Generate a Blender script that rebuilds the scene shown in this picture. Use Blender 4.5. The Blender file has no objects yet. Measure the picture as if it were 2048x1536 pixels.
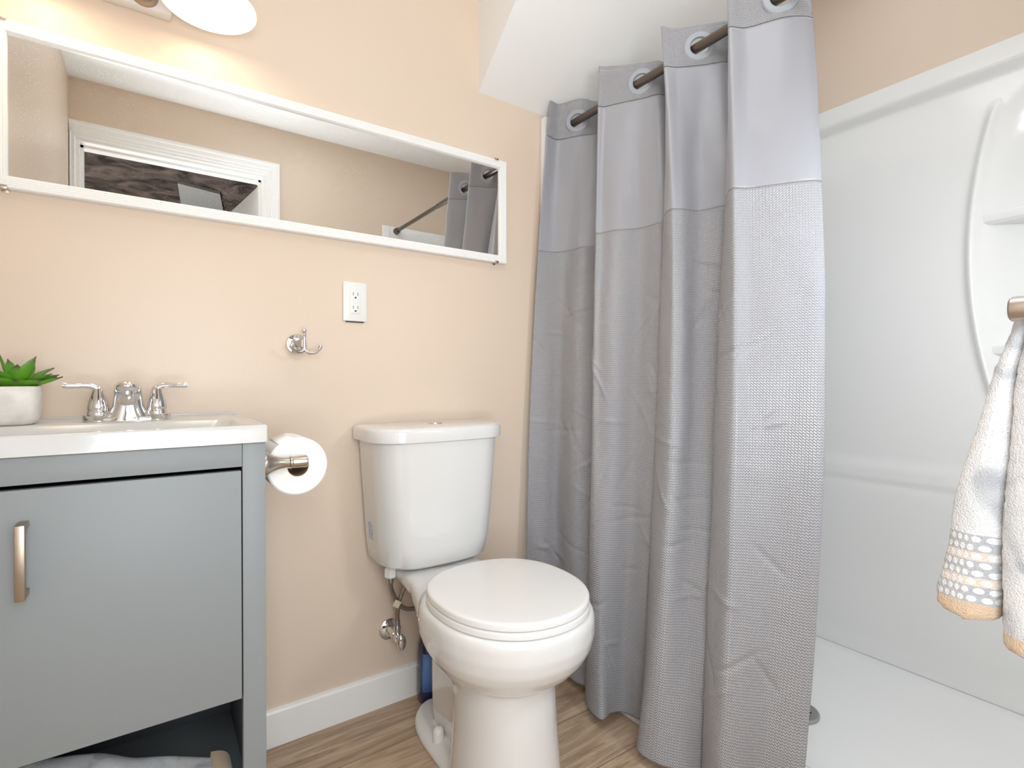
import bpy, bmesh, math, random
from mathutils import Vector, Matrix, noise
random.seed(7)
C = bpy.context.scene.collection
SC = bpy.context.scene
R = math.radians

# ------------------------------------------------------------------ camera, light, exposure
cam_d = bpy.data.cameras.new('camera'); cam = bpy.data.objects.new('camera', cam_d); C.objects.link(cam)
cam.location = (0, -1.45, .94); cam.rotation_euler = (R(90 - .44), 0, R(-34.6))
cam_d.sensor_width = 36; cam_d.lens = 1042 / 2048 * 36; cam_d.clip_start = .01
SC.camera = cam
SC.view_settings.view_transform = 'Standard'; SC.view_settings.look = 'None'
SC.view_settings.gamma = 1; SC.view_settings.use_curve_mapping = False
SC.view_settings.exposure = -0.03
SC.cycles.max_bounces = 16; SC.cycles.diffuse_bounces = 10; SC.cycles.glossy_bounces = 6
w = bpy.data.worlds.new('world'); SC.world = w; w.use_nodes = True
w.node_tree.nodes['Background'].inputs[0].default_value = (.9, .95, 1, 1)
w.node_tree.nodes['Background'].inputs[1].default_value = .3

def area(name, loc, target, size, watt, col=(1, 1, 1), sy=None):
    d = bpy.data.lights.new(name, 'AREA'); d.energy = watt; d.color = col; d.size = size
    if sy: d.shape = 'RECTANGLE'; d.size_y = sy
    o = bpy.data.objects.new(name, d); C.objects.link(o); o.location = loc
    o.rotation_euler = (Vector(target) - Vector(loc)).to_track_quat('-Z', 'Y').to_euler()
    return o
area('ceiling_fill', (.62, -.95, 2.24), (.62, -.95, 0), .6, 2.8, (.885, .955, 1))  # unseen downward fill added under the ceiling, no fixture
area('doorway_fill', (.11, -1.80, .90), (.60, -.2, .42), .62, 13, (.875, .95, 1), .85)  # unseen area light behind the doorway, added as frontal fill
area('camera_flash', (.02, -1.50, 1.35), (1.1, -.60, .40), .36, 3.4, (.87, .945, 1))
area('ceiling_bounce_fill', (.28, -1.38, 1.05), (.50, -1.05, 2.27), .45, 4.5, (.885, .955, 1)).data.spread = R(95)  # unseen upward area light added to brighten the ceiling
area('shower_side_fill', (1.0, -1.44, 1.35), (1.89, -.80, .28), .28, 7.5, (.875, .95, 1))  # added fill aimed at the lower shower wall, out of view
area('shower_top_fill', (1.5, -.9, 2.24), (1.5, -.9, 0), .5, 1.0, (.89, .96, 1))  # added overhead fill for the shower, no such fixture
area('hall_fill', (-.25, -2.7, .5), (.1, -2.8, 2.4), .5, 34, (1, .97, .93))  # unseen light added to lift the dark hall ceiling and door

def point(name, loc, watt, col, rad, parent=None):
    d = bpy.data.lights.new(name, 'POINT'); d.energy = watt; d.color = col; d.shadow_soft_size = rad
    o = bpy.data.objects.new(name, d); C.objects.link(o); o.location = loc
    return o

# ------------------------------------------------------------------ materials
def s2l(*c):
    return tuple((v / 255 / 12.92 if v / 255 <= .04045 else ((v / 255 + .055) / 1.055) ** 2.4) for v in c)
def mat(name, col, rough=.5, metal=0, spec=.5, coat=0, bump=None, emit=None, sheen=0, trans=0):
    m = bpy.data.materials.new(name); m.use_nodes = True
    b = m.node_tree.nodes['Principled BSDF']
    b.inputs['Base Color'].default_value = (*col, 1); b.inputs['Roughness'].default_value = rough
    b.inputs['Metallic'].default_value = metal; b.inputs['Specular IOR Level'].default_value = spec
    b.inputs['Coat Weight'].default_value = coat; b.inputs['Coat Roughness'].default_value = .05
    b.inputs['Sheen Weight'].default_value = sheen; b.inputs['Transmission Weight'].default_value = trans
    if emit:
        b.inputs['Emission Color'].default_value = (*emit[:3], 1); b.inputs['Emission Strength'].default_value = emit[3]
    if bump:
        N = NT(m); tc = N.n('ShaderNodeTexCoord')
        nz = N.n('ShaderNodeTexNoise', Scale=bump[0], Detail=bump[2] if len(bump) > 2 else 3)
        N.l(tc.outputs['Object'], nz.inputs['Vector'])
        bp = N.n('ShaderNodeBump', Strength=bump[1], Distance=.002)
        N.l(nz.outputs['Fac'], bp.inputs['Height']); N.l(bp.outputs[0], b.inputs['Normal'])
    return m
class NT:
    def __init__(s, m): s.t = m.node_tree; s.b = s.t.nodes.get('Principled BSDF')
    def n(s, typ, **kw):
        x = s.t.nodes.new(typ)
        for k, v in kw.items():
            if k in x.inputs: x.inputs[k].default_value = v
            else: setattr(x, k, v)
        return x
    def l(s, a, b): s.t.links.new(a, b)
    def math(s, op, a, b=None, c=None):
        x = s.t.nodes.new('ShaderNodeMath'); x.operation = op
        for i, v in enumerate((a, b, c)):
            if v is None: continue
            if isinstance(v, (int, float)): x.inputs[i].default_value = v
            else: s.l(v, x.inputs[i])
        return x.outputs[0]
    def mix(s, f, a, b):
        x = s.t.nodes.new('ShaderNodeMix'); x.data_type = 'RGBA'
        for i, v in ((0, f), (6, a), (7, b)):
            if isinstance(v, (int, float)): x.inputs[i].default_value = v
            elif isinstance(v, tuple): x.inputs[i].default_value = (*v, 1) if len(v) == 3 else v
            else: s.l(v, x.inputs[i])
        return x.outputs[2]

M = {}
M['wall'] = mat('beige_paint', (.71, .585, .475), .38, spec=.45, bump=(220, .06))
M['white_paint'] = mat('white_ceiling_paint', (.80, .80, .79), .6, bump=(200, .05))
M['trim'] = mat('white_trim_paint', (.86, .86, .85), .3)
M['acrylic'] = mat('white_acrylic', (.80, .80, .795), .16, spec=.5, coat=.25)
M['ceramic'] = mat('white_ceramic', (.71, .705, .695), .09, spec=.55, coat=.4)
M['seat_plastic'] = mat('seat_plastic', (.74, .73, .715), .22)
M['top'] = mat('cultured_marble', (.60, .595, .585), .18, coat=.3)
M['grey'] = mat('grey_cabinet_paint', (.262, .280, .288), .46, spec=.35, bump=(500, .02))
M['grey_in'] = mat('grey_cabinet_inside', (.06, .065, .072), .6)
M['black'] = mat('black_shadow_gap', (.01, .01, .01), .8)
M['chrome'] = mat('chrome', (.74, .74, .75), .06, 1)
M['nickel'] = mat('brushed_nickel', (.52, .46, .40), .3, 1)
M['bronze'] = mat('bronze_handle', (.42, .34, .27), .36, 1)
M['rod'] = mat('dark_rod_metal', (.17, .145, .125), .33, 1)
M['steel'] = mat('drain_steel', (.45, .44, .43), .3, 1)
M['plastic'] = mat('white_plastic', (.80, .80, .785), .3)
M['dark'] = mat('dark_slot', (.03, .03, .03), .6)
M['cream'] = mat('cream_pipe', (.75, .68, .48), .4)
M['paper'] = mat('tissue_paper', (.88, .87, .85), .9, spec=.1, bump=(150, .25))
M['core'] = mat('cardboard_core', (.32, .2, .12), .9)
M['hem'] = mat('tan_hem', (.76, .56, .38), .95, spec=.1, sheen=.3, bump=(350, .5))
M['grommet'] = mat('grey_grommet', (.36, .385, .43), .35)
M['liner'] = mat('ring_label_white', (.8, .8, .78), .5)
M['glass_shade'] = mat('white_glass_shade', (.9, .88, .84), .25, emit=(1, .93, .8, .5))
M['plate'] = mat('fixture_plate', (.72, .69, .67), .4)
M['bulb'] = mat('bulb_glow', (1, 1, 1), .4, emit=(1, .9, .72, 14))
M['blue'] = mat('dark_blue_bottle', (.012, .018, .075), .2, coat=.4)
M['bluelab'] = mat('blue_label', (.10, .22, .52), .4)
M['red'] = mat('red_cap', (.32, .03, .03), .4)
M['hall_wall'] = mat('hall_grey', (.25, .23, .21), .7)

# wood floor
def wood():
    m = mat('wood_plank_floor', (.3, .22, .16), .42, spec=.4); N = NT(m)
    tc = N.n('ShaderNodeTexCoord'); mp = N.n('ShaderNodeMapping'); N.l(tc.outputs['Object'], mp.inputs[0])
    br = N.n('ShaderNodeTexBrick', offset=.37, offset_frequency=2)
    br.inputs['Color1'].default_value = (.0, .0, .0, 1); br.inputs['Color2'].default_value = (1, 1, 1, 1); br.inputs['Mortar'].default_value = (.5, .5, .5, 1)
    br.inputs['Scale'].default_value = 1; br.inputs['Mortar Size'].default_value = .0012; br.inputs['Mortar Smooth'].default_value = .1
    br.inputs['Brick Width'].default_value = 1.22; br.inputs['Row Height'].default_value = .178
    N.l(mp.outputs[0], br.inputs['Vector'])
    sep = N.n('ShaderNodeSeparateXYZ'); N.l(mp.outputs[0], sep.inputs[0])
    off = N.math('MULTIPLY', br.outputs['Color'], 3.1)
    comb = N.n('ShaderNodeCombineXYZ')
    N.l(N.math('MULTIPLY', sep.outputs[0], .9), comb.inputs[0])
    N.l(N.math('MULTIPLY', sep.outputs[1], 7.0), comb.inputs[1]); N.l(off, comb.inputs[2])
    n1 = N.n('ShaderNodeTexNoise', Scale=2.6, Detail=6, Roughness=.62, Distortion=2.4); N.l(comb.outputs[0], n1.inputs['Vector'])
    comb2 = N.n('ShaderNodeCombineXYZ')
    N.l(N.math('MULTIPLY', sep.outputs[0], 3.5), comb2.inputs[0]); N.l(N.math('MULTIPLY', sep.outputs[1], 95.0), comb2.inputs[1]); N.l(off, comb2.inputs[2])
    n2 = N.n('ShaderNodeTexNoise', Scale=2.0, Detail=4, Roughness=.6, Distortion=.4); N.l(comb2.outputs[0], n2.inputs['Vector'])
    cr = N.n('ShaderNodeValToRGB'); e = cr.color_ramp.elements
    e[0].position = .30; e[0].color = (*s2l(124, 101, 82), 1); e[1].position = .72; e[1].color = (*s2l(216, 194, 170), 1)
    x = e.new(.5); x.color = (*s2l(178, 153, 128), 1)
    g = N.math('ADD', N.math('MULTIPLY', n1.outputs['Fac'], .62), N.math('MULTIPLY', n2.outputs['Fac'], .38))
    g = N.math('ADD', g, N.math('MULTIPLY_ADD', br.outputs['Color'], .07, -.035))
    N.l(g, cr.inputs[0])
    n3 = N.n('ShaderNodeTexNoise', Scale=5, Detail=2); N.l(comb.outputs[0], n3.inputs['Vector'])
    knot = N.math('GREATER_THAN', n3.outputs['Fac'], .70)
    col = N.mix(N.math('MULTIPLY', knot, .35), cr.outputs[0], s2l(84, 62, 46))
    col = N.mix(N.math('MULTIPLY', br.outputs['Fac'], .75), col, s2l(52, 38, 28))
    N.l(col, N.b.inputs['Base Color'])
    bp = N.n('ShaderNodeBump', Strength=.25, Distance=.001); N.l(n2.outputs['Fac'], bp.inputs['Height']); N.l(bp.outputs[0], N.b.inputs['Normal'])
    return m
M['wood'] = wood()

def cloth(name, col, waffle):
    m = mat(name, col, .36, spec=.6, sheen=.1); N = NT(m)
    tc = N.n('ShaderNodeTexCoord'); sep = N.n('ShaderNodeSeparateXYZ'); N.l(tc.outputs['UV'], sep.inputs[0])
    u, v = sep.outputs[0], sep.outputs[1]
    if waffle:
        row = N.math('MULTIPLY', v, 1 / .0062)
        wob = N.math('MULTIPLY', N.math('SINE', N.math('MULTIPLY', u, 2 * math.pi / .0088)), .22)
        tri = N.math('PINGPONG', N.math('ADD', row, wob), .5)
        cols = N.math('SINE', N.math('MULTIPLY', u, 2 * math.pi / .0044))
        h = N.math('ADD', N.math('MULTIPLY', tri, 2.0), N.math('MULTIPLY', cols, .18))
        bp = N.n('ShaderNodeBump', Strength=.8, Distance=.0015)
        dk = N.math('SMOOTH_MIN', N.math('MULTIPLY', tri, 5.0), 1.0, .2)
        N.l(N.mix(dk, tuple(c * .70 for c in col), col), N.b.inputs['Base Color'])
    else:
        mp = N.n('ShaderNodeMapping'); mp.inputs['Scale'].default_value = (1500, 1500, 1); N.l(tc.outputs['UV'], mp.inputs[0])
        nz = N.n('ShaderNodeTexNoise', Scale=1, Detail=1); N.l(mp.outputs[0], nz.inputs['Vector']); h = nz.outputs['Fac']
        bp = N.n('ShaderNodeBump', Strength=.12, Distance=.0004)
    N.l(h, bp.inputs['Height'])
    src = N.b.inputs['Base Color'].links[0].from_socket if N.b.inputs['Base Color'].links else col
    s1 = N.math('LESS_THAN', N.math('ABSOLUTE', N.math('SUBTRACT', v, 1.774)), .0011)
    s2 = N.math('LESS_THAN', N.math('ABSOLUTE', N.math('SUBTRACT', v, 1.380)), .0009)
    N.l(N.mix(N.math('ADD', N.math('MULTIPLY', s1, .7), N.math('MULTIPLY', s2, .3)), src, (.05, .05, .055)), N.b.inputs['Base Color'])  # stitched seams and their shade painted as dark lines in the colour
    # creases left by the packaging folds
    mp2 = N.n('ShaderNodeMapping'); mp2.inputs['Scale'].default_value = (5, 7.5, 1); mp2.inputs['Rotation'].default_value = (0, 0, .5); N.l(tc.outputs['UV'], mp2.inputs[0])
    n2 = N.n('ShaderNodeTexNoise', Scale=1, Detail=3, Roughness=.5, Distortion=.5); N.l(mp2.outputs[0], n2.inputs['Vector'])
    n2.noise_type = 'RIDGED_MULTIFRACTAL'
    b2 = N.n('ShaderNodeBump', Strength=.38 if waffle else .34, Distance=.009); N.l(n2.outputs['Fac'], b2.inputs['Height'])
    N.l(b2.outputs[0], bp.inputs['Normal']); N.l(bp.outputs[0], N.b.inputs['Normal'])
    N.b.inputs['Anisotropic'].default_value = .3
    return m
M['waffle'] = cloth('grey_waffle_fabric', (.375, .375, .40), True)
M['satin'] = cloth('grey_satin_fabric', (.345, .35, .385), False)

def mirror_mat():
    m = bpy.data.materials.new('mirror_glass'); m.use_nodes = True; N = NT(m); b = N.b
    b.inputs['Metallic'].default_value = 1; b.inputs['Roughness'].default_value = .0
    b.inputs['Base Color'].default_value = (.89, .90, .89, 1)
    tc = N.n('ShaderNodeTexCoord')
    vo = N.n('ShaderNodeTexVoronoi', Scale=330); N.l(tc.outputs['Object'], vo.inputs['Vector'])
    nz = N.n('ShaderNodeTexNoise', Scale=9, Detail=3); N.l(tc.outputs['Object'], nz.inputs['Vector'])
    sp = N.math('LESS_THAN', vo.outputs['Distance'], N.math('MULTIPLY_ADD', nz.outputs['Fac'], .30, -.02))
    wn = N.n('ShaderNodeTexWhiteNoise'); N.l(vo.outputs['Position'], wn.inputs['Vector'])
    sp = N.math('MULTIPLY', sp, N.math('GREATER_THAN', wn.outputs['Value'], .45))
    d = N.n('ShaderNodeBsdfDiffuse'); d.inputs[0].default_value = (.8, .78, .74, 1)
    mx = N.n('ShaderNodeMixShader'); N.l(N.math('MULTIPLY', sp, .34), mx.inputs[0]); N.l(b.outputs[0], mx.inputs[1]); N.l(d.outputs[0], mx.inputs[2])
    N.l(mx.outputs[0], m.node_tree.nodes['Material Output'].inputs[0])
    return m
M['mirror'] = mirror_mat()

def towel_mat(name, zb=None):
    m = mat(name, (.8, .8, .8), 1, spec=.05, sheen=.4); N = NT(m); tc = N.n('ShaderNodeTexCoord')
    n1 = N.n('ShaderNodeTexNoise', Scale=9.5, Detail=2, Roughness=.5, Distortion=1.2); N.l(tc.outputs['Object'], n1.inputs['Vector'])
    cr = N.n('ShaderNodeValToRGB'); e = cr.color_ramp.elements
    e[0].position = .33; e[0].color = (.50, .51, .54, 1); e[1].position = .5; e[1].color = (.83, .83, .84, 1)
    x = e.new(.40); x.color = (.74, .75, .77, 1); x = e.new(.60); x.color = (.84, .83, .81, 1); x = e.new(.72); x.color = (.52, .43, .38, 1)
    N.l(n1.outputs['Fac'], cr.inputs[0]); col = cr.outputs[0]
    sep = N.n('ShaderNodeSeparateXYZ'); N.l(tc.outputs['Object'], sep.inputs[0])
    if zb:
        lo, hi = zb
        vv = N.math('MULTIPLY', N.math('SUBTRACT', sep.outputs[2], lo), 1 / .0095)
        uu = N.math('MULTIPLY', N.math('ADD', sep.outputs[1], sep.outputs[0]), 1 / .0085)
        shift = N.math('MULTIPLY', N.math('MODULO', N.math('FLOOR', vv), 2.0), .5)
        a = N.math('SUBTRACT', N.math('FRACT', N.math('ADD', uu, shift)), .5); b_ = N.math('SUBTRACT', N.math('FRACT', vv), .5)
        dd = N.math('SQRT', N.math('ADD', N.math('MULTIPLY', a, a), N.math('MULTIPLY', b_, b_)))
        dot = N.math('LESS_THAN', dd, .36)
        band = N.math('GREATER_THAN', N.math('MODULO', N.math('FLOOR', vv), 3.0), 1.5)
        back = N.mix(band, (.50, .51, .54), (.78, .68, .58))
        pat = N.mix(dot, back, (.85, .85, .86))
        inb = N.math('MULTIPLY', N.math('GREATER_THAN', sep.outputs[2], lo), N.math('LESS_THAN', sep.outputs[2], hi))
        col = N.mix(inb, col, pat)
        hem = N.math('LESS_THAN', sep.outputs[2], lo)
        col = N.mix(hem, col, (.74, .56, .40))
    N.l(col, N.b.inputs['Base Color'])
    n2 = N.n('ShaderNodeTexNoise', Scale=520, Detail=3); N.l(tc.outputs['Object'], n2.inputs['Vector'])
    bp = N.n('ShaderNodeBump', Strength=.8, Distance=.003); N.l(n2.outputs['Fac'], bp.inputs['Height']); N.l(bp.outputs[0], N.b.inputs['Normal'])
    return m
M['towel'] = towel_mat('grey_white_terry')

def concrete():
    m = mat('pale_concrete', (.72, .69, .65), .85, spec=.2); N = NT(m); tc = N.n('ShaderNodeTexCoord')
    n1 = N.n('ShaderNodeTexNoise', Scale=26, Detail=5); N.l(tc.outputs['Object'], n1.inputs['Vector'])
    cr = N.n('ShaderNodeValToRGB'); cr.color_ramp.elements[0].position = .35; cr.color_ramp.elements[0].color = (.64, .61, .57, 1)
    cr.color_ramp.elements[1].position = .6; cr.color_ramp.elements[1].color = (.80, .77, .73, 1); N.l(n1.outputs['Fac'], cr.inputs[0])
    vo = N.n('ShaderNodeTexVoronoi', Scale=57); N.l(tc.outputs['Object'], vo.inputs['Vector'])
    pit = N.math('LESS_THAN', vo.outputs['Distance'], .13)
    wn = N.n('ShaderNodeTexWhiteNoise'); N.l(vo.outputs['Position'], wn.inputs['Vector'])
    pit = N.math('MULTIPLY', pit, N.math('GREATER_THAN', wn.outputs['Value'], .6))
    N.l(N.mix(pit, cr.outputs[0], (.28, .26, .24)), N.b.inputs['Base Color'])
    bp = N.n('ShaderNodeBump', Strength=.4, Distance=.002); N.l(n1.outputs['Fac'], bp.inputs['Height']); N.l(bp.outputs[0], N.b.inputs['Normal'])
    return m
M['concrete'] = concrete()

def leaf_mat():
    m = mat('succulent_green', (.1, .3, .03), .38, spec=.4); N = NT(m); tc = N.n('ShaderNodeTexCoord')
    sep = N.n('ShaderNodeSeparateXYZ'); N.l(tc.outputs['UV'], sep.inputs[0])
    cr = N.n('ShaderNodeValToRGB'); e = cr.color_ramp.elements
    e[0].position = 0; e[0].color = (.03, .13, .008, 1); e[1].position = 1; e[1].color = (.10, .045, .02, 1)
    x = e.new(.45); x.color = (.12, .34, .02, 1); x = e.new(.8); x.color = (.10, .26, .03, 1)
    N.l(sep.outputs[1], cr.inputs[0]); N.l(cr.outputs[0], N.b.inputs['Base Color'])
    return m
M['leaf'] = leaf_mat()

def hose_mat():
    m = mat('braided_hose', (.25, .22, .2), .35, .8); N = NT(m); tc = N.n('ShaderNodeTexCoord')
    ch = N.n('ShaderNodeTexVoronoi', Scale=520); N.l(tc.outputs['Object'], ch.inputs['Vector'])
    N.l(N.mix(N.math('MULTIPLY', ch.outputs['Distance'], 1.6), (.03, .025, .022), (.42, .37, .32)), N.b.inputs['Base Color'])
    bp = N.n('ShaderNodeBump', Strength=.6, Distance=.001); N.l(ch.outputs['Distance'], bp.inputs['Height']); N.l(bp.outputs[0], N.b.inputs['Normal'])
    return m
M['hose'] = hose_mat()

def hallceil():
    m = mat('dark_sheeting', (.1, .08, .07), .45, spec=.5); N = NT(m); tc = N.n('ShaderNodeTexCoord')
    n1 = N.n('ShaderNodeTexNoise', Scale=5, Detail=5, Distortion=1.5); N.l(tc.outputs['Object'], n1.inputs['Vector'])
    cr = N.n('ShaderNodeValToRGB'); e = cr.color_ramp.elements
    e[0].position = .35; e[0].color = (.03, .024, .022, 1); e[1].position = .7; e[1].color = (.21, .165, .145, 1); N.l(n1.outputs['Fac'], cr.inputs[0])
    N.l(cr.outputs[0], N.b.inputs['Base Color'])
    n2 = N.n('ShaderNodeTexNoise', Scale=4, Detail=2, Distortion=2); n2.noise_type = 'RIDGED_MULTIFRACTAL'; N.l(tc.outputs['Object'], n2.inputs['Vector'])
    bp = N.n('ShaderNodeBump', Strength=.7, Distance=.02); N.l(n2.outputs['Fac'], bp.inputs['Height']); N.l(bp.outputs[0], N.b.inputs['Normal'])
    return m
M['sheet'] = hallceil()
M['duct'] = mat('grey_insulation_wrap', (.50, .51, .51), .5, .2, bump=(60, .6))

# ------------------------------------------------------------------ mesh helpers
def link(name, me, m, parent=None, smooth=True, ang=38):
    if m is not None: me.materials.append(m)
    if smooth:
        for p in me.polygons: p.use_smooth = True
        me.set_sharp_from_angle(angle=R(ang))
    o = bpy.data.objects.new(name, me); C.objects.link(o)
    if parent:
        o.parent = parent; o.matrix_parent_inverse = Matrix.Translation(parent.location).inverted() if parent.type == 'EMPTY' else Matrix()
        if parent.type != 'EMPTY': o.matrix_parent_inverse = Matrix()
    return o
def obj(name, bm, m, parent=None, smooth=True, ang=38):
    bmesh.ops.recalc_face_normals(bm, faces=bm.faces)
    me = bpy.data.meshes.new(name); bm.to_mesh(me); bm.free()
    return link(name, me, m, parent, smooth, ang)
def thing(name, label, cat, loc, group=None):
    o = bpy.data.objects.new(name, None); C.objects.link(o); o.location = loc; o.empty_display_size = .05
    o['label'] = label; o['category'] = cat
    if group: o['group'] = group
    return o
def tag(o, label, cat, kind=None, group=None):
    o['label'] = label; o['category'] = cat
    if kind: o['kind'] = kind
    if group: o['group'] = group
    return o
def struct(name, bm, m, label, cat, parent=None, smooth=False):
    o = obj(name, bm, m, parent, smooth)
    if parent is None: tag(o, label, cat, 'structure')
    return o
def box(bm, x0, x1, y0, y1, z0, z1, bev=0, seg=2):
    b2 = bmesh.new(); bmesh.ops.create_cube(b2, size=1)
    for v in b2.verts:
        v.co = Vector((x0 + (v.co.x + .5) * (x1 - x0), y0 + (v.co.y + .5) * (y1 - y0), z0 + (v.co.z + .5) * (z1 - z0)))
    if bev: bmesh.ops.bevel(b2, geom=list(b2.edges), offset=bev, segments=seg, affect='EDGES', profile=.5)
    me = bpy.data.meshes.new('t'); b2.to_mesh(me); b2.free(); bm.from_mesh(me); bpy.data.meshes.remove(me)
    return bm
def nb(): return bmesh.new()
def xform(bm, mat4, start=0):
    bm.verts.ensure_lookup_table()
    for v in bm.verts[start:]: v.co = mat4 @ v.co
def loft(bm, rings, cap0=True, cap1=True, closed=True):
    vs = [[bm.verts.new(p) for p in r] for r in rings]; n = len(vs[0])
    for a, b in zip(vs, vs[1:]):
        for i in range(n if closed else n - 1):
            j = (i + 1) % n; bm.faces.new((a[i], a[j], b[j], b[i]))
    if cap0: bm.faces.new(vs[0][::-1])
    if cap1: bm.faces.new(vs[-1])
    return vs
def lathe(bm, prof, org=(0, 0, 0), axis=(0, 0, 1), n=32, cap0=True, cap1=True):
    q = Vector(axis).to_track_quat('Z', 'Y'); o = Vector(org)
    rings = [[o + q @ Vector((r * math.cos(2 * math.pi * i / n), r * math.sin(2 * math.pi * i / n), h)) for i in range(n)] for r, h in prof]
    loft(bm, rings, cap0, cap1); return bm
def catmull(pts, n=8):
    P = [Vector(p) for p in pts]; P = [P[0] * 2 - P[1]] + P + [P[-1] * 2 - P[-2]]; out = []
    for i in range(1, len(P) - 2):
        a, b, c, d = P[i - 1:i + 3]
        for k in range(n):
            t = k / n
            out.append(.5 * ((2 * b) + (c - a) * t + (2 * a - 5 * b + 4 * c - d) * t * t + (3 * b - a - 3 * c + d) * t ** 3))
    out.append(P[-2]); return out
def tube(bm, pts, r, n=14, rs=None, sm=8, flat=None):
    P = catmull(pts, sm) if sm else [Vector(p) for p in pts]
    k = len(P); rings = []; ref = None
    for i, p in enumerate(P):
        t = (P[min(i + 1, k - 1)] - P[max(i - 1, 0)]).normalized()
        if ref is None:
            ref = t.orthogonal().normalized()
        ref = (ref - t * ref.dot(t)).normalized(); b = t.cross(ref)
        f = i / (k - 1)
        if rs:
            g = f * (len(rs) - 1); a = min(int(g), len(rs) - 2); rr = rs[a] + (rs[a + 1] - rs[a]) * (g - a)
        else: rr = r
        rings.append([p + (ref * math.cos(2 * math.pi * j / n) + b * math.sin(2 * math.pi * j / n)) * rr for j in range(n)])
    loft(bm, rings); return bm
def sup(cx, cy, z, a, bf, bb, n=48, e=2.0, eb=None):
    """closed plan outline: half width a, front reach bf (towards -y), back reach bb."""
    out = []
    for i in range(n):
        t = 2 * math.pi * i / n; c, s = math.cos(t), math.sin(t)
        ee = e if s < 0 else (eb or e)
        x = a * math.copysign(abs(c) ** (2 / ee), c)
        y = (bf if s < 0 else bb) * math.copysign(abs(s) ** (2 / ee), s)
        out.append(Vector((cx + x, cy + y, z)))
    return out
def sphere(bm, c, r, sc=(1, 1, 1), u=20, v=12):
    m4 = Matrix.Translation(c) @ Matrix.Diagonal((*[r * s for s in sc], 1))
    bmesh.ops.create_uvsphere(bm, u_segments=u, v_segments=v, radius=1, matrix=m4); return bm
def remesh(bm, vox, smooth=4):
    me = bpy.data.meshes.new('t'); bmesh.ops.recalc_face_normals(bm, faces=bm.faces); bm.to_mesh(me); bm.free()
    o = bpy.data.objects.new('t', me); C.objects.link(o)
    rm = o.modifiers.new('r', 'REMESH'); rm.mode = 'VOXEL'; rm.voxel_size = vox
    s = o.modifiers.new('s', 'SMOOTH'); s.iterations = smooth; s.factor = .5
    dg = bpy.context.evaluated_depsgraph_get(); dg.update()
    res = bpy.data.meshes.new_from_object(o.evaluated_get(dg))
    bpy.data.objects.remove(o); bpy.data.meshes.remove(me)
    return res
def quad(bm, *p): bm.faces.new([bm.verts.new(q) for q in p]); return bm
def sstep(a, b, x):
    t = max(0, min(1, (x - a) / (b - a))); return t * t * (3 - 2 * t)

# ------------------------------------------------------------------ room shell
DY = -1.555            # door wall, room side
XL, XW, CZ = -.297, 1.897, 2.27
OX0, OX1, OZ = -.262, .475, 1.995   # door opening
struct('floor', box(nb(), XL - .05, 2.0, -1.70, .02, -.05, 0), M['wood'], 'brown grey wood plank floor', 'floor')
struct('wall_back', box(nb(), XL - .1, 2.1, 0, .1, -.05, 2.4), M['wall'], 'beige painted wall behind toilet and mirror', 'wall')
struct('wall_left', box(nb(), XL - .1, XL, DY - .12, 0, -.05, 2.4), M['wall'], 'beige wall beside the vanity', 'wall')
b = nb(); box(b, XW, 2.1, DY - .12, 0, 1.80, 2.4); box(b, 2.0, 2.1, DY - .12, 0, -.05, 1.80)
struct('wall_right', b, M['wall'], 'beige wall above the white shower surround', 'wall')
b = nb(); box(b, OX1 + .018, 2.1, DY - .12, DY, -.05, 2.4); box(b, XL - .1, OX1 + .018, DY - .12, DY, OZ + .018, 2.4); box(b, XL - .1, OX0 - .018, DY - .12, DY, -.05, OZ + .018)
struct('wall_front', b, M['wall'], 'beige wall around the doorway seen in the mirror', 'wall')
struct('ceiling', box(nb(), XL - .1, 2.1, DY - .12, .1, CZ, CZ + .1), M['white_paint'], 'white flat bathroom ceiling', 'ceiling')
# sloped underside of the stairs above the shower
b = nb(); z0 = 1.868; sl = math.tan(R(39)); yc = -(CZ - z0) / sl
pf = [(0, z0), (yc, CZ + .002), (0, CZ + .002)]
loft(b, [[Vector((x, y, z)) for y, z in pf] for x in (.869, XW)])
struct('ceiling_slope', b, M['white_paint'], 'white sloped soffit above the shower curtain', 'ceiling')
b = nb()
pf = [(0, 0), (-.013, 0), (-.013, .086), (-.010, .091), (0, .093)]
loft(b, [[Vector((x, y, z)) for y, z in pf] for x in (.16, 1.085)])
struct('baseboard_back', b, M['trim'], 'white baseboard between vanity and shower', 'baseboard')
# door jamb, casing and slab
b = nb()
for x0, x1 in ((OX0 - .018, OX0), (OX1, OX1 + .018)): box(b, x0, x1, DY - .125, DY + .002, 0, OZ + .018)
box(b, OX0, OX1, DY - .125, DY + .002, OZ, OZ + .018)
for x0, x1 in ((OX0, OX0 + .011), (OX1 - .011, OX1)): box(b, x0, x1, DY - .08, DY - .045, 0, OZ)
box(b, OX0, OX1, DY - .08, DY - .045, OZ - .011, OZ)
struct('trim_1', b, M['trim'], 'white door jamb seen in the mirror', 'door frame')
prof = [(0, 0), (0, .008), (.004, .011), (.014, .010), (.018, .013), (.028, .012), (.034, .016), (.052, .017), (.058, .021), (.068, .020), (.072, .016), (.072, 0)]
b = nb(); x1i = OX1 + .012; zt = OZ + .012; xl = XL
path = [lambda d: (x1i + d, 0), lambda d: (x1i + d, zt + d), lambda d: (OX0 - .012 - d, zt + d), lambda d: (OX0 - .012 - d, 0)]
rings = []
for f in path:
    r = []
    for d, h in prof:
        x, z = f(d); r.append(Vector((max(x, xl + .001), DY + h, z)))
    rings.append(r)
loft(b, rings)
struct('trim_2', b, M['trim'], 'white moulded door casing seen in the mirror', 'door casing')
b = nb(); box(b, -.70, 0, -.035, 0, .01, 1.985, .002)
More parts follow.
